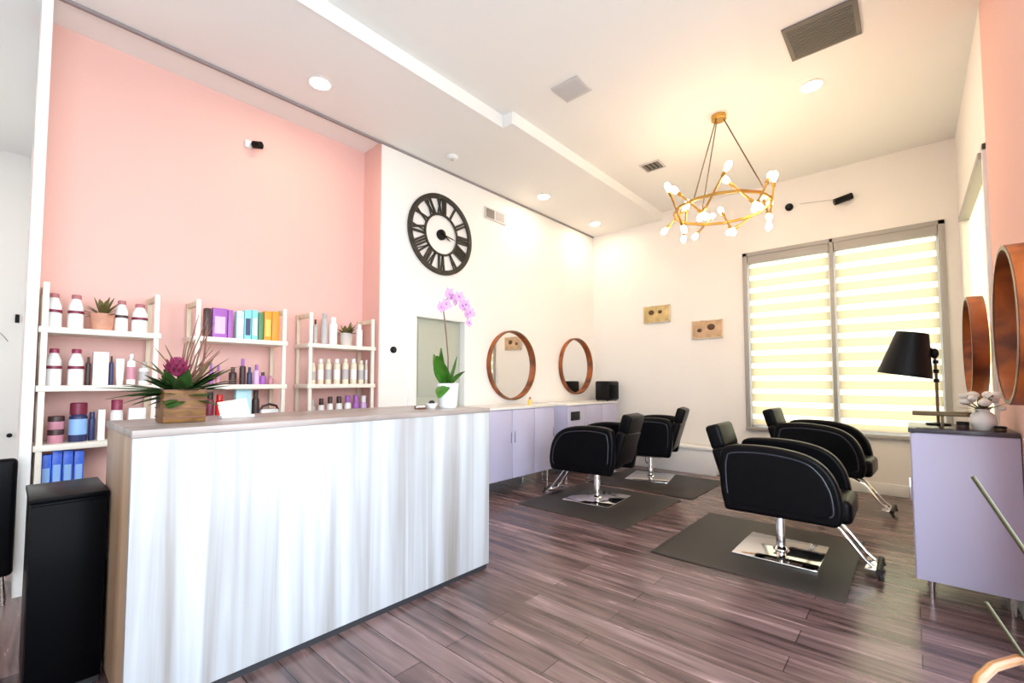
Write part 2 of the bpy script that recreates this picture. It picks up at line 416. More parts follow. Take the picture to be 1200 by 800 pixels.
# ------------------------------------------------------------------ ceiling fittings
def downlight(x, y, z, lab):
    t = thing('ceiling_downlight', lab, 'ceiling light', (x, y, z), 0, 'round recessed ceiling downlights')
    b = nb(); ring(b, [(0.075, -0.001), (0.098, -0.001), (0.100, -0.006), (0.078, -0.010)], 'Z', seg=32); obj('trim_ring', b, 'white', t)
    b = nb(); lathe(b, [(0.0, -0.004), (0.077, -0.004), (0.077, -0.002), (0.0, -0.002)], seg=32); obj('lens', b, 'led', t)
downlight(-3.577, 1.638, ZL, 'round lit downlight above the pink wall, nearest the camera')
downlight(-3.594, 4.683, ZL, 'round lit downlight above the clock wall, beyond the wall grille')
downlight(-3.631, 6.046, ZL, 'round lit downlight in the far left ceiling corner')
downlight(-0.57, 4.592, ZH, 'round lit downlight right of the chandelier, beside the dark vent')
downlight(-5.7, -0.7, ZL, 'unseen round downlight added to brighten the back room beyond the white wall end')  # added out of view to brighten the dark back room
downlight(-0.57, 1.4, ZH, 'unseen round downlight added overhead to light the room near the storefront')  # added out of view, only to light the room

def vent(name, lab, x0, x1, y0, y1, z, fm, sm, n, along='X', cat='vent', border=0.03):
    t = thing(name, lab, cat, ((x0+x1)/2, (y0+y1)/2, z))
    hx, hy = (x1-x0)/2, (y1-y0)/2
    b = nb()
    box(b, -hx, hx, -hy, -hy+border, -0.015, -0.001, .003); box(b, -hx, hx, hy-border, hy, -0.015, -0.001, .003)
    box(b, -hx, -hx+border, -hy+border, hy-border, -0.015, -0.001, .003); box(b, hx-border, hx, -hy+border, hy-border, -0.015, -0.001, .003)
    obj('vent_frame', b, fm, t)
    b = nb(); box(b, -hx+border, hx-border, -hy+border, hy-border, -0.004, -0.001); obj('vent_backing', b, 'duct', t, smooth=False)
    b = nb()
    for i in range(n):
        if along == 'X':
            y = -hy+border+(i+.5)*(2*hy-2*border)/n
            box(b, -hx+border, hx-border, y-0.30*(2*hy-2*border)/n, y+0.30*(2*hy-2*border)/n, -0.013, -0.005)
        else:
            x = -hx+border+(i+.5)*(2*hx-2*border)/n
            box(b, x-0.30*(2*hx-2*border)/n, x+0.30*(2*hx-2*border)/n, -hy+border, hy-border, -0.013, -0.005)
    obj('vent_slats', b, sm, t, smooth=False)
    return t
vent('return_vent', 'large dark grey square air return grille in the ceiling, top right', -0.635, -0.190, 3.70, 4.12, ZH, 'ventdark', 'ventdark', 14, 'X')
vent('ceiling_diffuser', 'small dark louvred ceiling diffuser left of the chandelier', -2.36, -2.12, 4.95, 5.18, ZH, 'lightgrille', 'ventdark', 4, 'Y', border=0.02)
t_ = thing('access_panel', 'pale grey flush square grille in the middle of the ceiling', 'vent', (-2.165, 3.235, ZH))
b = nb(); box(b, -.135, .135, -.125, .125, -0.012, -0.001, .003); obj('vent_frame', b, 'lightgrille', t_)
b = nb(); [box(b, -.115, .115, -.107+i*.0215, -.107+i*.0215+.014, -0.015, -0.012) for i in range(10)]; obj('vent_slats', b, 'lightgrille', t_, smooth=False)
t_ = thing('smoke_detector', 'white round smoke detector on the ceiling above the clock', 'smoke detector', (-3.687, 3.165, ZL))
b = nb(); lathe(b, [(0.0, -.001), (.062, -.001), (.066, -.014), (.052, -.034), (.03, -.042), (0, -.043)][::-1], seg=28); obj('housing', b, 'white', t_)
b = nb(); lathe(b, [(0, -.047), (.018, -.046), (.018, -.042), (0, -.042)], seg=16); obj('sensor_cap', b, 'lightgrille', t_)

# grille high on clock wall
t_ = thing('wall_grille', 'small white air grille high on the wall right of the clock', 'vent', (XW, 4.175, 3.43))
b = nb(); box(b, .001, .014, -.20, .20, -.075, .075, .003); obj('vent_frame', b, 'lightgrille', t_)
b = nb(); box(b, .0135, .015, -.18, -.03, -.058, .058); obj('dark_louvres', b, 'ventdark', t_, smooth=False)
b = nb(); [box(b, .014, .017, .0+i*.033, .018+i*.033, -.055, .055) for i in range(5)]; obj('vent_slats', b, 'grille', t_, smooth=False)

# wall devices
t_ = thing('security_camera', 'small black security camera high on the pink wall', 'security camera', (XA, 1.40, 3.37))
b = nb(); box(b, .001, .03, -.075, -.02, -.03, .035, .006); obj('mount_plate', b, 'white', t_)
b = nb(); tube(b, [(.01, -.02, .0), (.06, .0, .0)], .012); tube(b, [(.05, -.015, .0), (.11, .025, -.012)], .032, 14); obj('camera_body', b, 'blackm', t_)
t_ = thing('thermostat', 'round black thermostat on the white wall beside the pink alcove', 'thermostat', (XW, 2.65, 1.60))
b = nb(); lathe(b, [(0, 0), (.034, 0), (.034, .016), (.028, .022), (0, .023)], seg=28, mtx=Matrix.Rotation(R(90), 4, 'Y')); obj('dial', b, 'blackm', t_)
b = nb(); lathe(b, [(.0, .023), (.017, .0235), (.017, .026), (0, .026)], seg=20, mtx=Matrix.Rotation(R(90), 4, 'Y')); obj('display', b, 'rubber', t_)
t_ = thing('wall_sensor', 'small round black sensor on the far wall beside the chandelier', 'sensor', (-1.097, YF, 3.50))
b = nb(); lathe(b, [(0, 0), (.045, 0), (.045, .03), (.03, .05), (0, .055)], seg=20, mtx=Matrix.Rotation(R(90), 4, 'X')); obj('housing', b, 'blackm', t_)
b = nb(); lathe(b, [(0, .05), (.018, .052), (.018, .062), (0, .064)], seg=16, mtx=Matrix.Rotation(R(90), 4, 'X')); obj('sensor_cap', b, 'rubber', t_)
t_ = thing('security_camera', 'black angled security camera on the far wall above the window', 'security camera', (-0.52, YF, 3.43))
b = nb(); lathe(b, [(0, 0), (.035, 0), (.035, .02), (0, .02)], seg=20, mtx=Matrix.Translation((0.03, 0, .03)) @ Matrix.Rotation(R(90), 4, 'X')); obj('mount_plate', b, 'blackm', t_)
b = nb(); tube(b, [(.03, -.02, .03), (.02, -.06, .02)], .012); tube(b, [(.07, -.05, .03), (-.10, -.10, -.02)], .038, 14); obj('camera_body', b, 'blackm', t_)
b = nb(); tube(b, [(-0.98, YF-.006, 3.515), (-0.56, YF-.006, 3.47)], .0035, 6); tag(obj('white_cable', b, 'lightgrille'), 'thin pale cable between the two black devices on the far wall', 'cable')

# ------------------------------------------------------------------ clock
t_ = thing('wall_clock', 'large round black iron clock with open roman numerals', 'clock', (XW, 3.265, 2.955))
Rc = 0.465
b = nb(); ring(b, [(Rc-.055, .012), (Rc-.055, .03), (Rc-.02, .036), (Rc, .03), (Rc, .012)], 'X', seg=72); obj('outer_ring', b, 'clock', t_)
b = nb(); ring(b, [(.222, .014), (.222, .026), (.247, .026), (.247, .014)], 'X', seg=60); obj('inner_ring', b, 'clock', t_)
nums = ['XII', 'I', 'II', 'III', 'IIII', 'V', 'VI', 'VII', 'VIII', 'IX', 'X', 'XI']
def numeral(s, k):
    b = nb(); a = 2*PI*k/12
    v0, v1 = .240, Rc-.040; wmap = {'I': .034, 'V': .070, 'X': .070}
    tot = sum(wmap[c] for c in s); sc = min(1.0, .150/tot); u = -tot*sc/2
    def stroke(ua, va, ub, vb, w):
        # clockwise seen from the room (+X looking to -X): right of the viewer is +Y
        P = []
        d = Vector((ub-ua, vb-va)).normalized(); n = Vector((-d.y, d.x))*w/2
        for (q, s_) in (((ua, va), 1), ((ub, vb), 1), ((ub, vb), -1), ((ua, va), -1)):
            uu, vv = q[0]+n.x*s_, q[1]+n.y*s_
            P.append((uu*math.cos(a)+vv*math.sin(a), -uu*math.sin(a)+vv*math.cos(a)))
        f = [b.verts.new((.026, y, z)) for y, z in P]; g = [b.verts.new((.014, y, z)) for y, z in P]
        b.faces.new(f); b.faces.new(g[::-1])
        for i in range(4): b.faces.new((f[i], f[(i+1) % 4], g[(i+1) % 4], g[i]))
    for c in s:
        w = wmap[c]*sc; m = u+w/2
        if c == 'I': stroke(m, v0, m, v1, .022*sc+.004)
        elif c == 'V': stroke(m-w*.33, v1, m, v0, .024*sc); stroke(m+w*.33, v1, m, v0, .014*sc)
        else: stroke(m-w*.33, v1, m+w*.33, v0, .024*sc); stroke(m+w*.33, v1, m-w*.33, v0, .014*sc)
        u += w
    return b
for k, s in enumerate(nums): obj('numeral', numeral(s, k), 'clock', t_, smooth=False)
b = nb(); lathe(b, [(0, .001), (.06, .001), (.06, .03), (.045, .038), (0, .04)], seg=28, mtx=Matrix.Rotation(R(90), 4, 'Y')); obj('hub', b, 'blackm', t_)
def hand(name, ang, l, w):
    b = nb(); a = R(ang); c, s = math.cos(a), math.sin(a)
    P = [(-w/2, -.03), (w/2, -.03), (w/2*.8, l*.7), (0, l), (-w/2*.8, l*.7)]
    P = [(u*c+v*s, -u*s+v*c) for u, v in P]
    f = [b.verts.new((.046, y, z)) for y, z in P]; g = [b.verts.new((.041, y, z)) for y, z in P]
    b.faces.new(f); b.faces.new(g[::-1])
    for i in range(5): b.faces.new((f[i], f[(i+1) % 5], g[(i+1) % 5], g[i]))
    obj(name, b, 'blackm', t_, smooth=False)
hand('hour_hand', 118, .13, .02); hand('minute_hand', 100, .20, .014)

# ------------------------------------------------------------------ chandelier
t_ = thing('chandelier', 'brass ring chandelier with angled rods and glowing bulbs', 'chandelier', (-1.32, 4.52, ZH))
b = nb(); lathe(b, [(0, -.05), (.062, -.05), (.068, -.045), (.068, -.004), (.060, -.001), (0, -.001)], seg=32); obj('ceiling_canopy', b, 'brass', t_)
RZ = -0.93; Rr = 0.425
b = nb(); ring(b, [(Rr-.010, RZ-.012), (Rr+.010, RZ-.012), (Rr+.010, RZ+.012), (Rr-.010, RZ+.012)], 'Z', seg=14); obj('ring', b, 'brass', t_, smooth=False)
for a in (15, 135, 255):
    b = nb(); tube(b, [(.04*math.cos(R(a)), .04*math.sin(R(a)), -.04), (Rr*math.cos(R(a)), Rr*math.sin(R(a)), RZ)], .006, 8); obj('suspension_rod', b, 'bronze', t_)
rnd = random.Random(11)
NR = 12
for k in range(NR):
    a = 2*PI*k/NR+0.16
    p = Vector((Rr*math.cos(a), Rr*math.sin(a), RZ))
    tan = Vector((-math.sin(a), math.cos(a), 0)); rad = Vector((math.cos(a), math.sin(a), 0))
    sgn = 1 if k % 2 else -1
    d = (tan*rnd.uniform(.35, .85)+rad*rnd.uniform(-.55, .75)*sgn+Vector((0, 0, 1))*rnd.uniform(.45, 1.15)*sgn).normalized()
    L = rnd.uniform(.125, .20)
    off = Vector((0, 0, 0.015*sgn))
    e0, e1 = p-d*L+off, p+d*L+off
    b = nb(); tube(b, [e0, e1], .010, 10)
    for e, s in ((e0, -1), (e1, 1)): tube(b, [e-d*s*.035, e+d*s*.012], .017, 12)
    rod = obj('arm', b, 'brass', t_)
    for e, s in ((e0, -1), (e1, 1)):
        q = d.to_track_quat('Z', 'Y').to_matrix().to_4x4() if s > 0 else (-d).to_track_quat('Z', 'Y').to_matrix().to_4x4()
        b = nb(); lathe(b, [(.010, .010), (.020, .030), (.027, .058), (.024, .082), (.012, .098), (0, .102)], seg=16, mtx=Matrix.Translation(e) @ q); obj('bulb', b, 'bulb', rod)

# ------------------------------------------------------------------ reception counter
t_ = thing('reception_counter', 'tall reception counter faced in whitewashed vertical wood grain', 'counter', (-2.2, 1.285, 0))
y0, y1 = .325-1.285, 2.24-1.285
b = nb(); box(b, -.03, 0, y0, y1, .035, 1.062, .002); obj('front_panel', b, 'counter', t_)
b = nb(); box(b, -.62, -.03, y0, y0+.03, .035, 1.062, .002); obj('side_panel', b, 'counteredge', t_)
b = nb(); box(b, -.62, -.03, y1-.03, y1, .035, 1.062, .002); obj('side_panel', b, 'counter', t_)
b = nb(); box(b, -.60, -.012, y0+.012, y1-.012, 0.0, .036); obj('plinth', b, 'plinth', t_, smooth=False)
b = nb(); box(b, -.64, .004, y0-.004, y1+.004, 1.062, 1.092, .003); obj('counter_top', b, 'countertop', t_)
b = nb(); box(b, -.60, -.035, y0+.03, y1-.03, .70, .725); box(b, -.60, -.035, y0+.03, y1-.03, .30, .32); obj('inner_shelf', b, 'countertop', t_, smooth=False)

# black pedestal
t_ = thing('storage_pedestal', 'tall plain black pedestal cabinet standing against the counter end', 'cabinet', (-2.83, .187, 0))
b = nb(); box(b, -.20, .19, -.105, .128, .03, .785, .006); obj('body', b, 'black', t_)
b = nb(); box(b, -.205, .20, -.11, .133, .785, .805, .004); obj('top', b, 'black', t_)
b = nb(); box(b, .19, .203, -.102, .125, .03, .775, .003); obj('door', b, 'black', t_)
b = nb(); box(b, -.18, .185, -.095, .12, 0, .03); obj('plinth', b, 'rubber', t_)

# ------------------------------------------------------------------ shelf racks
SZ = (1.62, 1.25, 0.88, 0.51)
def rack(ya, yb, lab, zt=1.90):
    t = thing('shelf_rack', lab, 'shelf', (-4.17, (ya+yb)/2, 0), 0, 'open shelf racks along the pink wall')
    h = (yb-ya)/2
    for sx in (-.14, .125):
        for sy in (-h, h-.03):
            b = nb(); box(b, sx-.013, sx+.013, sy, sy+.03, 0, zt, .003); obj('post', b, 'shelfw' if sx > 0 else 'postw', t)
    for sy in (-h, h-.03):
        b = nb(); box(b, -.127, .112, sy+.004, sy+.026, zt-.045, zt-.005, .003); obj('end_rail', b, 'postw', t)
    for z in SZ:
        b = nb(); box(b, -.153, .145, -h-.012, h+.012, z-.038, z, .004); obj('shelf_board', b, 'shelfw', t)
    b = nb(); box(b, -.153, .145, -h-.012, h+.012, .10, .138, .004); obj('shelf_board', b, 'shelfw', t)
    return t
rack(.134, .72, 'cream shelf rack at the left end of the pink wall, behind the black pedestal')
rack(.94, 1.60, 'cream shelf rack in the middle of the pink wall holding purple and orange cartons')
rack(1.80, 2.455, 'cream shelf rack at the right end of the pink alcove holding beige bottles')

PX = -4.14
BAYS = {'T': 'left rack', 'M': 'middle rack', 'R': 'right rack'}
ROWN = {1: 'top shelf', 2: 'second shelf', 3: 'third shelf', 4: 'lowest visible shelf'}
def place(name, lab, cat, y, z, grp, x=PX): return thing(name, lab, cat, (x, y, z), 0, grp)
def bottle_banded(t, w, h, cap='pinkcap', band='maroon'):
    r = w/2*1.32
    b = nb(); lathe(b, [(0, 0), (r*.95, 0), (r, .006), (r, h*.42), (r*.9, h*.45), (0, h*.45)], seg=20); obj('lower_body', b, 'white', t)
    b = nb(); lathe(b, [(0, h*.45), (r*1.02, h*.45), (r*1.02, h*.53), (0, h*.53)], seg=20); obj('band', b, band, t)
    b = nb(); lathe(b, [(0, h*.53), (r*.95, h*.53), (r*.95, h*.66), (r*.55, h*.86), (r*.5, h*.88), (0, h*.88)], seg=20); obj('upper_body', b, 'white', t)
    b = nb(); lathe(b, [(0, h*.88), (r*.62, h*.88), (r*.62, h*.97), (r*.55, h), (0, h)], seg=20); obj('cap', b, cap, t)
def bottle(t, w, h, body, cap, neck=.35, shoulder=.80, label=None):
    r = w/2
    b = nb(); lathe(b, [(0, 0), (r*.94, 0), (r, .006), (r, h*(shoulder-.08)), (r*.85, h*(shoulder-.02)), (r*neck*1.1, h*shoulder), (0, h*shoulder)], seg=20); obj('body', b, body, t)
    b = nb(); lathe(b, [(0, h*shoulder), (r*neck*1.3, h*shoulder), (r*neck*1.3, h*.98), (r*neck*1.15, h), (0, h)], seg=16); obj('cap', b, cap, t)
    if label:
        b = nb(); ring(b, [(r*1.0, h*.18), (r*1.015, h*.18), (r*1.015, h*.58), (r*1.0, h*.58)], 'Z', seg=20); obj('label', b, label, t)
def carton(t, w, h, body, label=None, d=.07):
    b = nb(); box(b, -d/2, d/2, -w/2, w/2, 0, h, .002); obj('body', b, body, t)
    if label:
        b = nb(); box(b, d/2, d/2+.0012, -w*.36, w*.36, h*.15, h*.72); obj('label', b, label, t, smooth=False)
def tube_(t, w, h, body, cap):
    r = w/2; b = nb()
    lathe(b, [(0, h*.14), (r*.8, h*.14), (r*.9, h*.18), (r, h*.5)], seg=18)
    # flattened crimped end
    vs = [v for v in b.verts if v.co.z > h*.49]
    top = [b.verts.new((v.co.x*.06, v.co.y*1.05, h)) for v in sorted(vs, key=lambda v: math.atan2(v.co.y, v.co.x))]
    srt = sorted(vs, key=lambda v: math.atan2(v.co.y, v.co.x)); n = len(srt)
    for f in [f for f in b.faces if all(v in vs for v in f.verts)]: b.faces.remove(f)
    for i in range(n): b.faces.new((srt[i], srt[(i+1) % n], top[(i+1) % n], top[i]))
    b.faces.new(top); obj('body', b, body, t)
    b = nb(); lathe(b, [(0, 0), (r*.75, 0), (r*.78, h*.14), (0, h*.14)], seg=18); obj('cap', b, cap, t)
def jar(t, w, h, body='pinkp', lid='darkbrown'):
    r = w/2
    b = nb(); lathe(b, [(0, 0), (r*.9, 0), (r*.98, h*.1), (r*.98, h*.6), (0, h*.6)], seg=22); obj('body', b, body, t)
    b = nb(); lathe(b, [(0, h*.6), (r, h*.6), (r, h*.95), (r*.95, h), (0, h)], seg=22); obj('lid', b, lid, t)
def clump(b, c, n, l, w, up=(.3, 1.3), seed=0, curl=.4, fan=None):
    rn = random.Random(seed)
    for i in range(n):
        az = rn.uniform(0, 2*PI) if fan is None else rn.uniform(*fan)
        el = rn.uniform(*up); ll = l*rn.uniform(.7, 1.15)
        d = Vector((math.cos(az)*math.cos(el), math.sin(az)*math.cos(el), math.sin(el))); s = Vector((-math.sin(az), math.cos(az), 0))
        blade(b, Vector(c), d, s, ll, w*rn.uniform(.7, 1.2), curl*rn.uniform(.4, 1.3))
def blade(b, c, d, s, l, w, curl=.3, n=6, fold=.25):
    prev = None; dd = Vector(d); p = Vector(c)
    nrm = s.cross(dd).normalized()
    for i in range(n+1):
        f = i/n; ww = w*math.sin(PI*min(.97, .12+.86*f))**.8*.5
        up_ = s.cross(dd).normalized()
        L_ = b.verts.new(p-s*ww+up_*ww*fold); Md = b.verts.new(p); R_ = b.verts.new(p+s*ww+up_*ww*fold)
        if prev:
            b.faces.new((prev[0], prev[1], Md, L_)); b.faces.new((prev[1], prev[2], R_, Md))
        prev = (L_, Md, R_)
        dd = (dd-Vector((0, 0, 1))*curl/n).normalized(); p = p+dd*(l/n)
def pot_plant(t, w, h, pot='clay', leafm='leafo', seed=3):
    r = w/2; ph = h*.5
    b = nb(); lathe(b, [(0, 0), (r*.78, 0), (r*.95, ph*.9), (r, ph*.9), (r, ph), (r*.86, ph), (r*.84, ph*.86), (0, ph*.86)], seg=22); obj('pot', b, pot, t)
    b = nb(); lathe(b, [(0, ph*.86), (r*.83, ph*.861), (0, ph*.9)], seg=16); obj('soil', b, 'soil', t)
    b = nb(); clump(b, (0, 0, ph*.85), 26, h*.55, h*.14, (.25, 1.4), seed, .5); obj('foliage', b, leafm, t)

# left rack, top shelf
G = 'products on the left rack'
for i, (y, w, zt, lab) in enumerate(((.19, .060, 1.845, 'white bottle with maroon band, first on the top shelf of the left rack'),
                                     (.294, .060, 1.85, 'white bottle with maroon band, second on the top shelf of the left rack'),
                                     (.524, .056, 1.842, 'slim white bottle with dark band, just right of the small pot plant'),
                                     (.625, .070, 1.83, 'white bottle with maroon band, last on the top shelf of the left rack'))):
    bottle_banded(place('lotion_bottle', lab, 'bottle', y, SZ[0], 'banded white bottles on the left rack'), w, zt-SZ[0], 'pinkcap', 'maroon' if i != 2 else 'darkbrown')
pot_plant(place('potted_plant', 'small leafy plant in a terracotta pot on the left rack, top shelf', 'plant', .425, SZ[0], None), .135, .235, 'clay', 'leafo', 3)
for y, w, zt, lab in ((.202, .058, 1.488, 'white bottle with rose cap, first on the second shelf of the left rack'),
                      (.306, .060, 1.490, 'white bottle with rose cap, second on the second shelf of the left rack')):
    bottle_banded(place('lotion_bottle', lab, 'bottle', y, SZ[1], 'banded white bottles on the left rack'), w, zt-SZ[1], 'magenta', 'maroon')
bottle(place('spray_bottle', 'narrow dark bottle beside the wide white carton on the left rack', 'bottle', .365, SZ[1], G), .028, .19, 'darkbrown', 'darkbrown')
carton(place('white_carton', 'wide plain white carton on the second shelf of the left rack', 'carton', .425, SZ[1], G), .078, .225, 'white')
bottle(place('spray_bottle', 'narrow dark bottle right of the wide white carton', 'bottle', .482, SZ[1], G), .024, .20, 'navy', 'darkbrown')
tube_(place('cream_tube', 'white cream tube with flat top on the second shelf of the left rack', 'tube', .527, SZ[1], G), .047, .185, 'white', 'white')
bottle(place('lotion_bottle', 'white round bottle behind the leaves of the flower arrangement', 'bottle', .588, SZ[1], G), .050, .22, 'white', 'white', .4, .8, 'pinkp')
bottle(place('lotion_bottle', 'squat white bottle at the right end of the left rack, second shelf', 'bottle', .660, SZ[1], G), .064, .165, 'white', 'greyp', .4, .75, 'greyp')
jar(place('cream_jar', 'pink cream jar with dark lid, lower of the stacked pair', 'jar', .225, SZ[2], G), .080, .086)
jar(place('cream_jar', 'pink cream jar with dark lid, upper of the stacked pair', 'jar', .225, SZ[2]+.0865, G), .080, .086)
bottle(place('shampoo_bottle', 'fat dark bottle with maroon cap and pale blue label', 'bottle', .328, SZ[2], G), .092, .255, 'navy', 'maroon', .72, .70, 'sky')
bottle(place('shampoo_bottle', 'dark navy bottle tucked beside the fat dark bottle', 'bottle', .395, SZ[2], G), .034, .19, 'navy', 'navy', .6, .8)
carton(place('white_carton', 'slim white carton on the third shelf of the left rack', 'carton', .440, SZ[2], G), .036, .205, 'white')
bottle(place('lotion_bottle', 'white bottle with a magenta cap on the third shelf', 'bottle', .520, SZ[2], G), .068, .268, 'white', 'magenta', .70, .74)
carton(place('white_carton', 'broad white carton low behind the wooden flower planter', 'carton', .627, SZ[2], G), .095, .208, 'white')
for i, (y, h) in enumerate(((.188, .30), (.236, .325), (.286, .318), (.338, .31))):
    carton(place('blue_carton', ['bright blue carton, leftmost of four under the jars', 'bright blue carton, second of four under the jars',
                 'bright blue carton, third of four under the jars', 'bright blue carton, rightmost of four under the jars'][i], 'carton', y, SZ[3], 'blue cartons on the left rack'), .045, h, 'blue', 'sky')
# middle rack
G = 'products on the middle rack'
for y, w, zt, body, labm, lab in (
        (1.035, .034, 1.86, 'darkbrown', None, 'thin black carton at the left end of the middle rack, top shelf'),
        (1.118, .100, 1.868, 'purple', 'lilac', 'broad purple carton with lilac front on the middle rack'),
        (1.191, .033, 1.863, 'purple', None, 'narrow purple carton next to the broad purple one'),
        (1.262, .052, 1.862, 'cyanl', 'white', 'pale cyan carton, left of the turquoise cartons'),
        (1.320, .050, 1.877, 'teal', 'navy', 'turquoise carton with a dark stripe on the middle rack'),
        (1.373, .044, 1.884, 'teal', 'white', 'turquoise carton with a white front on the middle rack'),
        (1.420, .036, 1.868, 'green', None, 'narrow dark green carton between turquoise and orange cartons'),
        (1.475, .058, 1.885, 'orange', 'amber', 'orange carton with an amber front on the middle rack'),
        (1.538, .058, 1.890, 'orange', None, 'plain orange carton at the right end of the middle rack')):
    carton(place('product_carton', lab, 'carton', y, SZ[0], 'bright cartons on the middle rack'), w, zt-SZ[0]-.01, body, labm)
for y, w, zt, body, cap, lab in (
        (1.075, .030, 1.42, 'purple', 'purple', 'slim purple bottle, first on the second shelf of the middle rack'),
        (1.125, .036, 1.403, 'pinkp', 'purple', 'slim pink bottle, second on the second shelf of the middle rack'),
        (1.228, .056, 1.391, 'darkbrown', 'darkbrown', 'stout black bottle in the middle of the middle rack'),
        (1.300, .046, 1.463, 'darkbrown', 'purple', 'tall dark bottle with tapering neck on the middle rack'),
        (1.352, .040, 1.394, 'navy', 'navy', 'short navy bottle beside the tall dark bottle'),
        (1.405, .046, 1.417, 'lilac', 'purple', 'lilac bottle with purple cap on the middle rack'),
        (1.456, .050, 1.353, 'purple', 'darkbrown', 'low purple bottle with black cap on the middle rack'),
        (1.520, .042, 1.324, 'pinkp', 'pinkp', 'tiny pink bottle at the right end of the middle rack')):
    bottle(place('styling_bottle', lab, 'bottle', y, SZ[1], G), w, zt-SZ[1], body, cap, .4, .72)
for y, w, h, lab in ((1.075, .054, .31, 'dark red bottle at the left of the middle rack, behind the counter'),
                     (1.140, .058, .29, 'bright red bottle behind the counter beside the dark red one')):
    bottle(place('red_bottle', lab, 'bottle', y, SZ[2], G), w, h, 'maroon' if w < .056 else 'red', 'darkbrown' if w < .056 else 'red', .6, .84)
carton(place('blue_box', 'pale blue box low on the middle rack, behind the white brochures', 'carton', 1.305, SZ[2], G), .115, .33, 'cyanl')
bottle(place('styling_bottle', 'black bottle right of the pale blue box', 'bottle', 1.405, SZ[2], G), .055, .32, 'darkbrown', 'darkbrown', .5, .8)
t_ = place('hair_dryer_box', 'white box with a dark arched handle on the middle rack', 'box', 1.505, SZ[2], G)
b = nb(); box(b, -.05, .05, -.07, .07, 0, .16, .01); obj('body', b, 'white', t_)
b = nb(); tube(b, [(.03, -.07, .15), (.03, -.055, .185), (.03, 0, .20), (.03, .055, .185), (.03, .07, .15)], .010); obj('handle', b, 'darkbrown', t_)
# right rack
G = 'products on the right rack'
bottle(place('lotion_bottle', 'brown bottle at the left end of the right rack, top shelf', 'bottle', 1.90, SZ[0], G), .040, .23, 'greyp', 'darkbrown')
bottle(place('lotion_bottle', 'tall grey bottle on the top shelf of the right rack', 'bottle', 1.985, SZ[0], G), .064, .30, 'greyp', 'greyp', .5, .84)
bottle(place('lotion_bottle', 'broad white bottle left of the small pot plant on the right rack', 'bottle', 2.072, SZ[0], G), .078, .27, 'white', 'white', .5, .8)
pot_plant(place('potted_plant', 'small dark plant in a pale stone pot on the right rack', 'plant', 2.205, SZ[0], None), .13, .25, 'potgrey', 'leafo', 9)
bottle(place('lotion_bottle', 'small white bottle right of the pot plant on the right rack', 'bottle', 2.345, SZ[0], G), .066, .225, 'white', 'white', .5, .8)
ORD = ['first', 'second', 'third', 'fourth', 'fifth', 'sixth', 'seventh', 'eighth']
for i, (y, w, h) in enumerate(((1.886, .046, .195), (1.958, .054, .235), (2.032, .056, .238), (2.117, .062, .24), (2.204, .060, .245), (2.290, .060, .248), (2.372, .056, .236), (2.43, .030, .24))):
    bottle(place('beige_bottle', 'beige bottle, %s from the left on the right rack, second shelf' % ORD[i], 'bottle', y, SZ[1], 'beige bottles on the right rack'), w, h, 'beige', 'white' if i % 2 else 'beige', .5, .84, 'white' if i % 2 else 'greyp')
for i, (y, w, h, c, k) in enumerate(((1.885, .052, .22, 'greyp', 'greyp'), (1.97, .052, .235, 'white', 'darkbrown'), (2.055, .054, .25, 'white', 'darkbrown'), (2.145, .060, .25, 'white', 'darkbrown'),
                                     (2.235, .062, .255, 'white', 'purple'), (2.32, .062, .26, 'purple', 'purple'), (2.405, .060, .25, 'lilac', 'white'))):
    bottle(place('small_bottle', '%s bottle, %s from the left on the low shelf of the right rack' % ({'greyp': 'grey', 'white': 'white', 'purple': 'purple', 'lilac': 'lilac'}[c], ORD[i]), 'bottle', y, SZ[2], 'bottles on the low shelf of the right rack'), w, h, c, k, .6, .74)

# ------------------------------------------------------------------ things on the counter
CT = 1.0925
t_ = thing('flower_arrangement', 'dusky pink bloom with spiky dark leaves in a square wooden planter', 'flower arrangement', (-2.52, .54, CT))
b = nb(); box(b, -.078, .078, -.080, .080, 0, .148, .006); pl = obj('planter', b, 'basket', t_)
b = nb()
for z in (.025, .065, .105, .145): box(b, -.080, .080, -.082, .082, z-.003, z+.003, .001)
obj('band', b, 'twig', pl)
b = nb(); clump(b, (0, 0, .12), 44, .17, .065, (-.1, 1.1), 5, .5); clump(b, (.02, -.03, .14), 7, .24, .055, (-.05, .3), 8, .35, (R(245), R(290))); clump(b, (0, .03, .14), 9, .2, .05, (.1, .9), 9, .35, (R(60), R(110))); obj('leaves', b, 'leaf', t_)
b = nb(); clump(b, (-.02, .03, .15), 13, .25, .026, (.5, 1.3), 21, .3, (R(40), R(280))); obj('light_leaves', b, 'leafo', t_)
b = nb(); rn = random.Random(4)
for i in range(9):
    az = rn.uniform(-PI*.2, PI*1.2) if i else R(75); el = rn.uniform(.9, 1.4); l = rn.uniform(.22, .40)
    d = Vector((math.cos(az)*math.cos(el), math.sin(az)*math.cos(el), math.sin(el)))
    tube(b, [Vector((0, 0, .13)), Vector((0, 0, .13))+d*l*.5+Vector((0, 0, .01)), Vector((0, 0, .13))+d*l+Vector((.01, .015, 0))], [.004, .003, .0015], 6)
tube(b, [(0.0, .03, .13), (.0, .06, .3), (.0, .09, .43)], [.004, .004, .002], 6); tube(b, [(0.0, .05, .13), (.0, .085, .3), (.0, .095, .46)], [.004, .005, .002], 6)
obj('twigs', b, 'twig', t_)
b = nb(); cfl = Vector((.075, -.035, .245))
tube(b, [(.0, 0, .12), (.03, -.02, .22)], .007, 8)
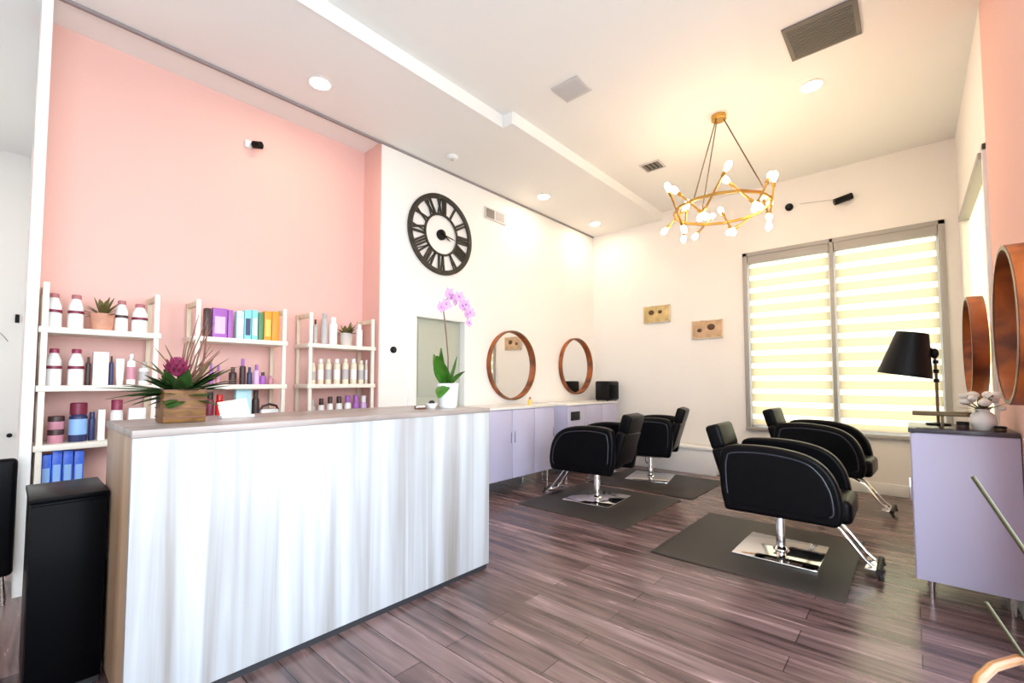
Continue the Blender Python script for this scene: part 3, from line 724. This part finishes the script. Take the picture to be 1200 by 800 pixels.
for layer, (n, el, l, w) in enumerate(((13, .35, .070, .034), (12, .75, .080, .034), (10, 1.1, .082, .030), (7, 1.4, .080, .026))):
    for i in range(n):
        az = 2*PI*(i+.5*layer)/n
        d = Vector((math.cos(az)*math.cos(el), math.sin(az)*math.cos(el), math.sin(el))); s = Vector((-math.sin(az), math.cos(az), 0))
        blade(b, cfl-Vector((0, 0, .03)), d, s, l, w, -.8, 5, .3)
sphere(b, cfl-Vector((0, 0, .005)), .028, 1, 1, 1.2, 12, 8)
obj('protea_flower', b, 'protea', t_)

t_ = thing('potted_orchid', 'lilac orchid with arching stem in a white pot at the counter end', 'plant', (-2.43, 2.06, CT))
b = nb(); lathe(b, [(0, 0), (.060, 0), (.064, .006), (.078, .165), (.080, .17), (.070, .17), (.066, .15), (0, .15)], seg=28); obj('pot', b, 'ceramic', t_)
b = nb(); lathe(b, [(0, .149), (.066, .1505), (0, .158)], seg=18); obj('soil', b, 'soil', t_)
for az, el, l, w, cu in ((R(200), 1.25, .25, .13, .5), (R(285), 1.25, .24, .13, .8), (R(250), 1.45, .27, .13, .4), (R(40), 1.35, .22, .11, .6), (R(300), .6, .19, .10, 2.2), (R(20), 1.1, .18, .10, 1.2)):
    b = nb(); d = Vector((math.cos(az)*math.cos(el), math.sin(az)*math.cos(el), math.sin(el))); s = Vector((-math.sin(az), math.cos(az), 0))
    blade(b, (0, -.01, .15), d, s, l, w, cu, 9, .3); obj('leaf', b, 'leafl', t_)
b = nb()
st = [(0, 0, .15), (0, .0, .35), (.0, -.02, .52), (.0, -.045, .68), (.0, -.035, .75), (.0, .02, .785), (.0, .09, .77), (.0, .15, .72), (.0, .19, .64)]
tube(b, st, [.0045]*5+[.0035, .003, .0025, .002], 7); obj('stem', b, 'stem', t_)
def orchid_flower(c, s, az):
    b = nb(); m = Matrix.Translation(c) @ Matrix.Rotation(az, 4, 'Z') @ Matrix.Rotation(R(90), 4, 'Y')
    for i, (l, w) in enumerate(((.034, .024), (.036, .038), (.034, .022), (.034, .022), (.036, .038))):
        a = 2*PI*i/5; d = Vector((math.cos(a), math.sin(a), .15)).normalized(); sd = Vector((-math.sin(a), math.cos(a), 0))
        n0 = len(b.verts); blade(b, Vector((0, 0, 0)), d, sd, l*s, w*s, .15, 5, .15)
    sphere(b, (0, 0, .006), .007*s, 1, 1, 1.3, 8, 6)
    for v in b.verts: v.co = m @ v.co
    obj('flower', b, 'orchid', t_)
for c, s, az in (((.01, -.075, .70), 1.3, .2), ((.012, -.03, .725), 1.3, -.2), ((.012, .0, .80), 1.5, .1), ((.014, .045, .765), 1.5, .5), ((.012, .09, .795), 1.3, -.3), ((.012, .12, .735), 1.4, .2),
                 ((.012, .155, .745), 1.3, 0), ((.012, .165, .68), 1.4, .4), ((.012, .20, .69), 1.3, -.2), ((.012, .185, .615), 1.0, .1)):
    orchid_flower(Vector(c), s, az)
t_ = thing('trinket_bowl', 'small white bowl with dark contents left of the orchid pot', 'bowl', (-2.45, 1.935, CT))
b = nb(); lathe(b, [(0, 0), (.025, 0), (.042, .035), (.039, .035), (.024, .006), (0, .006)], seg=20); obj('bowl', b, 'ceramic', t_)
b = nb(); sphere(b, (0, 0, .037), .022, 1, 1, .8, 12, 8); obj('contents', b, 'rubber', t_)
t_ = thing('card_holder', 'tiny brown card holder on the counter near the white bowl', 'card holder', (-2.45, 1.84, CT))
b = nb(); box(b, -.02, .02, -.035, .035, 0, .006, .002); box(b, -.02, -.012, -.035, .035, 0, .022, .002); box(b, .014, .02, -.035, .035, 0, .012, .002); obj('holder', b, 'twig', t_)
b = nb(); box(b, -.010, .012, -.03, .03, .007, .020, .001); obj('cards', b, 'paper', t_)
t_ = thing('brochure_stack', 'white tilted brochures on the counter right of the wooden planter', 'brochures', (-2.60, .80, CT))
b = nb(); box(b, -.002, .002, -.075, .06, 0.0, .085, mtx=Matrix.Rotation(R(-18), 4, 'Y') @ Matrix.Rotation(R(8), 4, 'X') @ Matrix.Translation((0, 0, .008))); obj('front_sheet', b, 'paper', t_, smooth=False)
b = nb(); box(b, -.03, .03, -.08, .07, 0, .012, .002); obj('stand', b, 'white', t_)

# ------------------------------------------------------------------ left styling cabinets
def cabinet(lab, loc, w, d, z0, z1, face, top, nd, leg='chrome', rz=0, hole=None):
    """front faces +X, width along Y, origin at the middle of the base at the back"""
    t = thing('styling_cabinet', lab, 'cabinet', loc, rz)
    h = w/2
    b = nb(); box(b, 0, d-.02, -h, h, z0, z1-.025, .003); obj('body', b, face, t)
    b = nb(); box(b, 0, d+.008, -h-.005, h+.005, z1-.025, z1, .003); obj('cabinet_top', b, top, t)
    for i in range(nd):
        a = -h+.004+i*(w-.004)/nd; c = a+(w-.004)/nd-.006
        b = nb(); box(b, d-.02, d, a, c, z0+.004, z1-.032, .003); dr = obj('door', b, face, t)
        b = nb(); yy = c-.03 if i % 2 == 0 else a+.03
        box(b, d, d+.014, yy-.005, yy+.005, (z0+z1)/2, (z0+z1)/2+.14, .003); obj('handle', b, 'chrome', dr)
    for sx in (.05, d-.07):
        for sy in (-h+.07, h-.07):
            b = nb(); tube(b, [(sx, sy, z0+.002), (sx, sy, 0)], [.018, .011], 12); obj('leg', b, leg, t)
    if hole:
        b = nb(); box(b, d-.0, d+.006, hole[0], hole[1], hole[2], hole[3], .002); obj('dryer_socket', b, 'rubber', t)
    return t
cabinet('pale lavender styling cabinet under the nearer round mirror on the clock wall', (XW+.02, 4.10, 0), 1.22, .53, .16, .975, 'lav', 'lavtop', 3)
cabinet('pale styling cabinet under the farther round mirror, behind the left chairs', (XW+.02, 5.68, 0), 1.36, .53, .16, .965, 'lav', 'lavtop', 3, hole=(-.60, -.38, .74, .86))
t_ = thing('equipment_case', 'black boxy case with rounded corners on the far left cabinet', 'case', (-3.62, 6.34, .965))
b = nb(); box(b, -.11, .13, -.17, .17, .012, .31, .025, 3); obj('body', b, 'blackm', t_)
b = nb(); box(b, .128, .136, -.14, .14, .04, .25, .003); obj('front_panel', b, 'black', t_)
for sx in (-.08, .09):
    for sy in (-.13, .13):
        b = nb(); lathe(b, [(0, 0), (.012, 0), (.012, .014), (0, .014)], sx, sy, 12); obj('foot', b, 'rubber', t_)
t_ = thing('small_dispenser', 'tiny amber dispenser bottle on the cabinet below the nearer left mirror', 'bottle', (-3.62, 4.42, .975))
bottle(t_, .05, .10, 'amber', 'pinkcap', .4, .7)

# ------------------------------------------------------------------ round mirrors
def round_mirror(lab, loc, r, rz, dep=.075, th=.022, grp=None):
    """faces +X; back on the wall"""
    t = thing('round_mirror', lab, 'mirror', loc, rz, grp)
    b = nb(); ring(b, [(r-th, .004), (r-th, dep-.004), (r-th+.004, dep), (r-.004, dep), (r, dep-.004), (r, .004)], 'X', seg=72); obj('hoop_frame', b, 'hoop', t, angle=50)
    b = nb(); ring(b, [(r-th+.001, dep), (r-th+.001, dep+.003), (r-.002, dep+.003), (r-.002, dep)], 'X', seg=72); obj('rim_edge', b, 'hoopin', t, angle=50)
    b = nb(); lathe(b, [(0, .010), (r-th-.001, .010), (r-th-.001, .016), (0, .016)], seg=72, mtx=Matrix.Rotation(R(90), 4, 'Y')); obj('mirror_glass', b, 'mirror', t)
    return t
round_mirror('round wood-hooped mirror on the clock wall, the nearer of two', (XW, 4.48, 1.487), .462, 0, .062, grp='round mirrors on the clock wall')
round_mirror('round wood-hooped mirror on the clock wall, the farther of two', (XW, 6.01, 1.512), .445, 0, .062, grp='round mirrors on the clock wall')
m1 = round_mirror('deep orange wood-hooped mirror at right, the farther one before the window', (XR-.024, 4.72, 1.53), .37, PI, .085, grp='round mirrors on the right side')
b = nb(); box(b, -.015, .16, -.16, .16, -1.529, -1.512, .004); box(b, .02, .045, -.014, .014, -1.515, -.365, .003); obj('mirror_stand', b, 'blackm', m1)
round_mirror('deep orange wood-hooped mirror cut by the right edge of the photo', (XR-.002, 3.17, 1.545), .38, PI, .085, grp='round mirrors on the right side')

# ------------------------------------------------------------------ right cabinet and things on it
cab = cabinet('lavender styling cabinet with dark top at the right edge', (XR-.005, 3.825, 0), .49, .44, .125, 1.0, 'lav', 'darktop', 1, rz=PI)
b = nb(); box(b, 0.0, .435, .2455, .2505, .128, .97, .002); obj('end_panel', b, 'lav', cab)

t_ = thing('desk_lamp', 'large black lamp with tilted cone shade on a dark pole', 'lamp', (.122, 3.95, 1.0))
b = nb(); lathe(b, [(0, 0), (.060, 0), (.060, .010), (.014, .016), (0, .018)], seg=28); obj('base', b, 'blackm', t_)
b = nb(); tube(b, [(0, 0, .01), (0, 0, .30), (-.004, 0, .47)], .008, 10); obj('pole', b, 'bronze', t_)
for z in (.27, .33, .39):
    b = nb(); tube(b, [(0, 0, z), (0, 0, z+.022)], .014, 12); obj('collar', b, 'blackm', t_)
b = nb(); sphere(b, (-.004, 0, .455), .022, 1, 1, 1.5, 14, 10); tube(b, [(-.004, 0, .47), (-.03, 0, .492), (-.075, 0, .488)], .010, 10); obj('joint', b, 'blackm', t_)
m_ = Matrix.Translation((-.155, 0, .315)) @ Matrix.Rotation(R(10), 4, 'Y')
b = nb(); ring(b, [(.138, 0), (.142, 0), (.083, .285), (.079, .285)], 'Z', seg=40)
for v in b.verts: v.co = m_ @ v.co
sh = obj('lamp_shade', b, 'blackm', t_)
b = nb(); lathe(b, [(0, .275), (.080, .275), (.080, .283), (0, .283)], seg=32, mtx=m_); obj('shade_cap', b, 'blackm', sh)
b = nb(); sphere(b, (0, 0, .13), .03, 1, 1, 1.2, 14, 10, None)
for v in b.verts: v.co = m_ @ v.co
obj('bulb', b, 'ceramic', sh)

t_ = thing('riser_tray', 'thin dark raised tray on the right cabinet in front of the lamp', 'tray', (.155, 3.80, 1.0))
b = nb(); box(b, -.155, .155, -.06, .06, .068, .092, .003); obj('tray_plate', b, 'bronze', t_)
for sx in (-.02, .13):
    b = nb(); box(b, sx-.006, sx+.006, -.05, .05, 0, .069, .002); obj('leg', b, 'bronze', t_)

t_ = thing('flower_vase', 'white blossoms in a small pale vase on the right cabinet', 'flower arrangement', (.30, 3.70, 1.0))
b = nb(); lathe(b, [(0, 0), (.030, 0), (.045, .03), (.040, .07), (.022, .09), (.026, .10), (.018, .10), (.0, .05)], seg=24); obj('vase', b, 'ceramic', t_)
b = nb(); rn = random.Random(2)
for i in range(14):
    az = rn.uniform(0, 2*PI); rr_ = rn.uniform(.01, .06); z = rn.uniform(.10, .19)
    sphere(b, (rr_*math.cos(az), rr_*math.sin(az), z), rn.uniform(.014, .022), 1, 1, .8, 10, 7)
obj('blossoms', b, 'paper', t_)
b = nb(); clump(b, (0, 0, .09), 14, .10, .02, (.2, 1.2), 13, .4); obj('leaves', b, 'leafo', t_); t_.scale = (1.3, 1.3, 1.2)
t_ = thing('small_jar', 'small round dark jar at the front of the right cabinet', 'jar', (.215, 3.66, 1.0))
jar(t_, .055, .045, 'darkbrown', 'blackm')
t_ = thing('small_jar', 'low dark pot near the right edge on the lavender cabinet', 'jar', (.36, 3.64, 1.0))
jar(t_, .05, .03, 'bronze', 'blackm')

# ------------------------------------------------------------------ salon chairs (front = +X)
def arm_profile(s=0.0):
    P = [(-.30+s, .325+s), (-.325+s, .45), (-.335+s, .62), (-.325+s, .735-s*.5), (-.28+s*.7, .795-s), (-.10, .812-s), (.08, .803-s), (.22, .772-s), (.315-s*.5, .715-s), (.375-s, .63-s*.4), (.405-s, .53), (.415-s, .42), (.395-s, .34+s), (.37-s, .325+s)]
    out = [P[0]]
    for i in range(1, len(P)-2):
        a, p, q, c = P[i-1], P[i], P[i+1], P[i+2]
        for t in (0, .25, .5, .75):
            out.append(tuple(.5*(2*p[k]+(q[k]-a[k])*t+(2*a[k]-5*p[k]+4*q[k]-c[k])*t*t+(3*p[k]-a[k]-3*q[k]+c[k])*t**3) for k in (0, 1)))
    return out+[P[-2], P[-1]]
def make_chair(lab):
    t = thing('salon_chair', lab, 'chair', (0, 0, 0), 0, 'black salon styling chairs')
    for s in (-1, 1):
        ya, yb = (.225, .315) if s > 0 else (-.315, -.225)
        b = nb(); prism(b, arm_profile(), ya, yb); arm = obj('armrest', b, 'leather', t, bevel=.022)
        yo = yb if s > 0 else ya
        b = nb(); prism(b, arm_profile(.055), yo-.004 if s < 0 else yo-.006, yo+.006 if s > 0 else yo+.004); obj('side_pad', b, 'leather', arm, bevel=.004)
        pr = arm_profile(.05); b = nb(); tube(b, [(x, yo+(.004 if s > 0 else -.004), z) for x, z in pr[1:-1]], .006, 8); obj('piping', b, 'piping', arm)
    b = nb(); box(b, -.22, .455, -.222, .222, .33, .49, .04, 4); obj('seat', b, 'leather', t)
    mt = Matrix.Translation((-.225, 0, .42)) @ Matrix.Rotation(R(-17), 4, 'Y')
    b = nb(); box(b, -.095, .0, -.222, .222, .0, .37, .03, 4, mt); bk = obj('backrest', b, 'leather', t)
    b = nb(); box(b, -.10, .008, -.19, .19, .352, .545, .028, 4, mt); obj('headrest', b, 'leather', bk)
    b = nb(); box(b, -.001, .006, -.17, .17, .12, .34, .003, 2, mt); obj('back_pad', b, 'leather', bk)
    b = nb(); box(b, -.16, .16, -.12, .12, .285, .330, .006); obj('seat_plate', b, 'chrome', t)
    b = nb(); lathe(b, [(0, .02), (.055, .022), (.050, .034), (.032, .05), (.032, .20), (.029, .205), (.029, .29), (0, .29)], seg=28); obj('hydraulic_column', b, 'chrome', t)
    b = nb(); box(b, -.265, .265, -.29, .29, .0055, .022, .005); obj('base_plate', b, 'chrome', t)
    b = nb(); tube(b, [(.05, .05, .27), (.02, .20, .25), (-.02, .27, .235)], .007, 8); obj('pump_lever', b, 'chrome', t)
    b = nb()
    for s in (-.07, .07): tube(b, [(.27, s, .325), (.37, s, .27), (.50, s*1.2, .10), (.545, s*1.2, .062)], .011, 10)
    box(b, .50, .57, -.13, .13, .048, .060, .003); ft = obj('footrest', b, 'chrome', t)
    b = nb(); tube(b, [(.575, -.15, .056), (.575, .15, .056)], .018, 12); tube(b, [(.575, -.15, .05), (.59, -.15, .012)], .012, 8); tube(b, [(.575, .15, .05), (.59, .15, .012)], .012, 8); obj('foot_bar', b, 'rubber', ft)
    return t
c3 = make_chair('black salon chair in the foreground on the charcoal mat, facing right')
c3.location = (-.765, 3.89, .003); c3.rotation_euler = (0, 0, R(0))
c4 = dup(c3, (-.735, 5.60, .0), R(-3), 'black salon chair nearest the far window, facing right')
for ch in c4.children:      # this chair is pumped a little higher than the others
    if ch.name.startswith('hydraulic'): ch.scale.z = 1.17
    elif not ch.name.startswith('base_plate') and not ch.name.startswith('footrest'): ch.location.z = .045
    elif ch.name.startswith('footrest'): ch.location.z = .02
dup(c3, (-2.57, 4.28, .004), R(184), 'black salon chair facing left in front of the nearer left mirror')
dup(c3, (-2.60, 5.68, .004), R(192), 'black salon chair facing left, behind the other left chair')

def floor_mat_(lab, x0, x1, y0, y1):
    b = nb(); box(b, x0, x1, y0, y1, .0002, .008, .003); tag(obj('anti_fatigue_mat', b, 'mat_'), lab, 'mat', 'charcoal mats under the salon chairs')
floor_mat_('charcoal mat under the foreground right chair', -1.50, -.32, 3.25, 4.57)
floor_mat_('charcoal mat under the nearer left chair', -3.10, -1.88, 3.58, 4.85)
floor_mat_('charcoal mat under the farther left chair', -3.10, -1.80, 4.95, 6.1)

# low white bench on the far wall
t_ = thing('low_bench', 'low white bench against the far wall behind the left chairs', 'bench', (-2.55, YF-.13, 0))
b = nb(); box(b, -.85, .56, -.10, .105, .0, .33, .004); obj('body', b, 'white', t_)
b = nb(); box(b, -.86, .57, -.115, .108, .33, .37, .006); obj('bench_top', b, 'white', t_)

# wall art
def art(name, lab, x, z, w, h, m, marks):
    t = thing(name, lab, 'wall art', (x, YF, z), 0, 'small art panels on the far wall')
    b = nb(); box(b, -w/2, w/2, -.022, -.001, -h/2, h/2, .004); obj('panel', b, m, t)
    b = nb(); fw = .012
    box(b, -w/2, w/2, -.03, -.02, -h/2, -h/2+fw); box(b, -w/2, w/2, -.03, -.02, h/2-fw, h/2); box(b, -w/2, -w/2+fw, -.03, -.02, -h/2, h/2); box(b, w/2-fw, w/2, -.03, -.02, -h/2, h/2)
    obj('edge_frame', b, 'postw', t, smooth=False)
    for (u, v, r) in marks:
        b = nb(); sphere(b, (u, -.024, v), r, 1.2, .25, 1, 12, 8); obj('dark_ornament', b, 'artd', t)
art('wall_art_panel', 'small mustard art panel on the far wall, the left one', -2.885, 2.30, .42, .26, 'art1', ((-.08, .03, .038), (.06, .03, .028)))
art('wall_art_panel', 'small tan art panel on the far wall, nearer the window', -2.145, 2.01, .42, .26, 'art2', ((-.10, -.01, .028), (.06, .03, .045)))

# back room, left edge
t_ = thing('waiting_chair', 'black chair with thin chrome legs at the left edge, beyond the white wall end', 'chair', (-4.12, -.205, 0))
b = nb(); box(b, -.24, .22, -.24, .24, .40, .50, .03, 3); obj('seat', b, 'leather', t_)
b = nb(); box(b, .16, .225, -.24, .27, .16, .83, .025, 3); obj('backrest', b, 'leather', t_)
for sx in (-.2, .2):
    for sy in (-.2, .24):
        b = nb(); tube(b, [(sx*.9, sy*.9, .41), (sx*1.05, sy, .0)], .010, 8); obj('leg', b, 'chrome', t_)
b = nb(); box(b, 0, .02, -.02, .012, -.045, .045, .004); o = obj('wall_hook', b, 'blackm'); o.location = (-7.2, .062, 1.95); tag(o, 'small black plate high on the back room wall at the left edge', 'hook')
b = nb(); lathe(b, [(0, 0), (.022, 0), (.022, .03), (0, .035)], seg=16, mtx=Matrix.Rotation(R(90), 4, 'Y')); o = obj('door_stop', b, 'blackm'); o.location = (-7.2, .045, .70); tag(o, 'small round black knob low on the back room wall', 'knob')
b = nb()
for (a, c, d, e) in ((-.05, .06, .0, .0), (0, .0, .03, -.05), (-.06, -.04, -.03, -.09)): tube(b, [(.004, a, c), (.004, d, e)], .006, 6)
o = obj('wall_decal', b, 'greyp'); o.location = (-7.2, -.03, 1.75); tag(o, 'faint grey scribble decal on the back room wall', 'decal')

# accent chair, bottom right
t_ = thing('accent_chair', 'wood-armed chair with thin brass rods, cut by the lower right corner', 'chair', (.30, 1.62, 0), 0)
bx, by = .30, 1.62
def L(p): return (p[0]-bx, p[1]-by, p[2])
b = nb(); tube(b, [L((.105, 1.78, .435)), L((.115, 1.83, .447)), L((.15, 1.92, .455)), L((.21, 2.01, .46)), L((.29, 2.04, .46)), L((.36, 1.98, .46)), L((.385, 1.85, .455)), L((.385, 1.5, .45)), L((.36, 1.30, .44))], .014, 12); obj('wooden_arm', b, 'armwood', t_)
b = nb(); tube(b, [L((.105, 1.78, .435)), L((.11, 1.75, .0))], .011, 10); obj('leg', b, 'blackm', t_)
b = nb(); tube(b, [L((.12, 1.36, .435)), L((.11, 1.35, .0))], .011, 10); obj('leg', b, 'blackm', t_)
b = nb(); tube(b, [L((.37, 1.98, .45)), L((.38, 1.99, .0))], .011, 10); obj('leg', b, 'blackm', t_)
b = nb(); tube(b, [L((.36, 1.32, .435)), L((.38, 1.30, .0))], .011, 10); obj('leg', b, 'blackm', t_)
b = nb(); box(b, -.17, .07, -.27, .20, .385, .42, .015, 3); obj('seat', b, 'leather', t_)
RODS = 'ROD'
b = nb(); tube(b, [L((.134, 2.0, .984)), L((.30, 2.01, .645)), L((.37, 1.99, .47))], .006, 8); obj('brass_rod', b, 'reed', t_)
b = nb(); tube(b, [L((.149, 2.0, .609)), L((.222, 2.01, .47))], .005, 8); obj('brass_rod', b, 'reed', t_)

# ------------------------------------------------------------------ daylight
w = bpy.data.worlds.new('World'); bpy.context.scene.world = w; w.use_nodes = True
bg = w.node_tree.nodes['Background']; bg.inputs['Color'].default_value = (0.80, 0.90, 1.0, 1); bg.inputs['Strength'].default_value = 3.0
def portal(loc, rot, sx, sy):
    l = bpy.data.lights.new('window_portal', 'AREA'); l.shape = 'RECTANGLE'; l.size = sx; l.size_y = sy
    l.cycles.is_portal = True
    o = bpy.data.objects.new('window_portal', l); C.objects.link(o); o.location = loc; o.rotation_euler = rot
portal((XR+.14, .3, 1.65), (0, R(90), 0), 3.2, 5.1)

# ------------------------------------------------------------------ camera
cd = bpy.data.cameras.new('camera'); co = bpy.data.objects.new('camera', cd); C.objects.link(co)
cd.sensor_width = 36; cd.lens = 526/1200*36; cd.shift_y = 21.2/1200; cd.clip_start = 0.02
co.location = (0, 0, 1.28); co.rotation_euler = (R(90+2.7), 0, R(41.6))
sc = bpy.context.scene; sc.camera = co
sc.view_settings.view_transform = 'Standard'; sc.view_settings.look = 'None'
sc.view_settings.gamma = 1; sc.view_settings.use_curve_mapping = False
sc.view_settings.exposure = 1.3
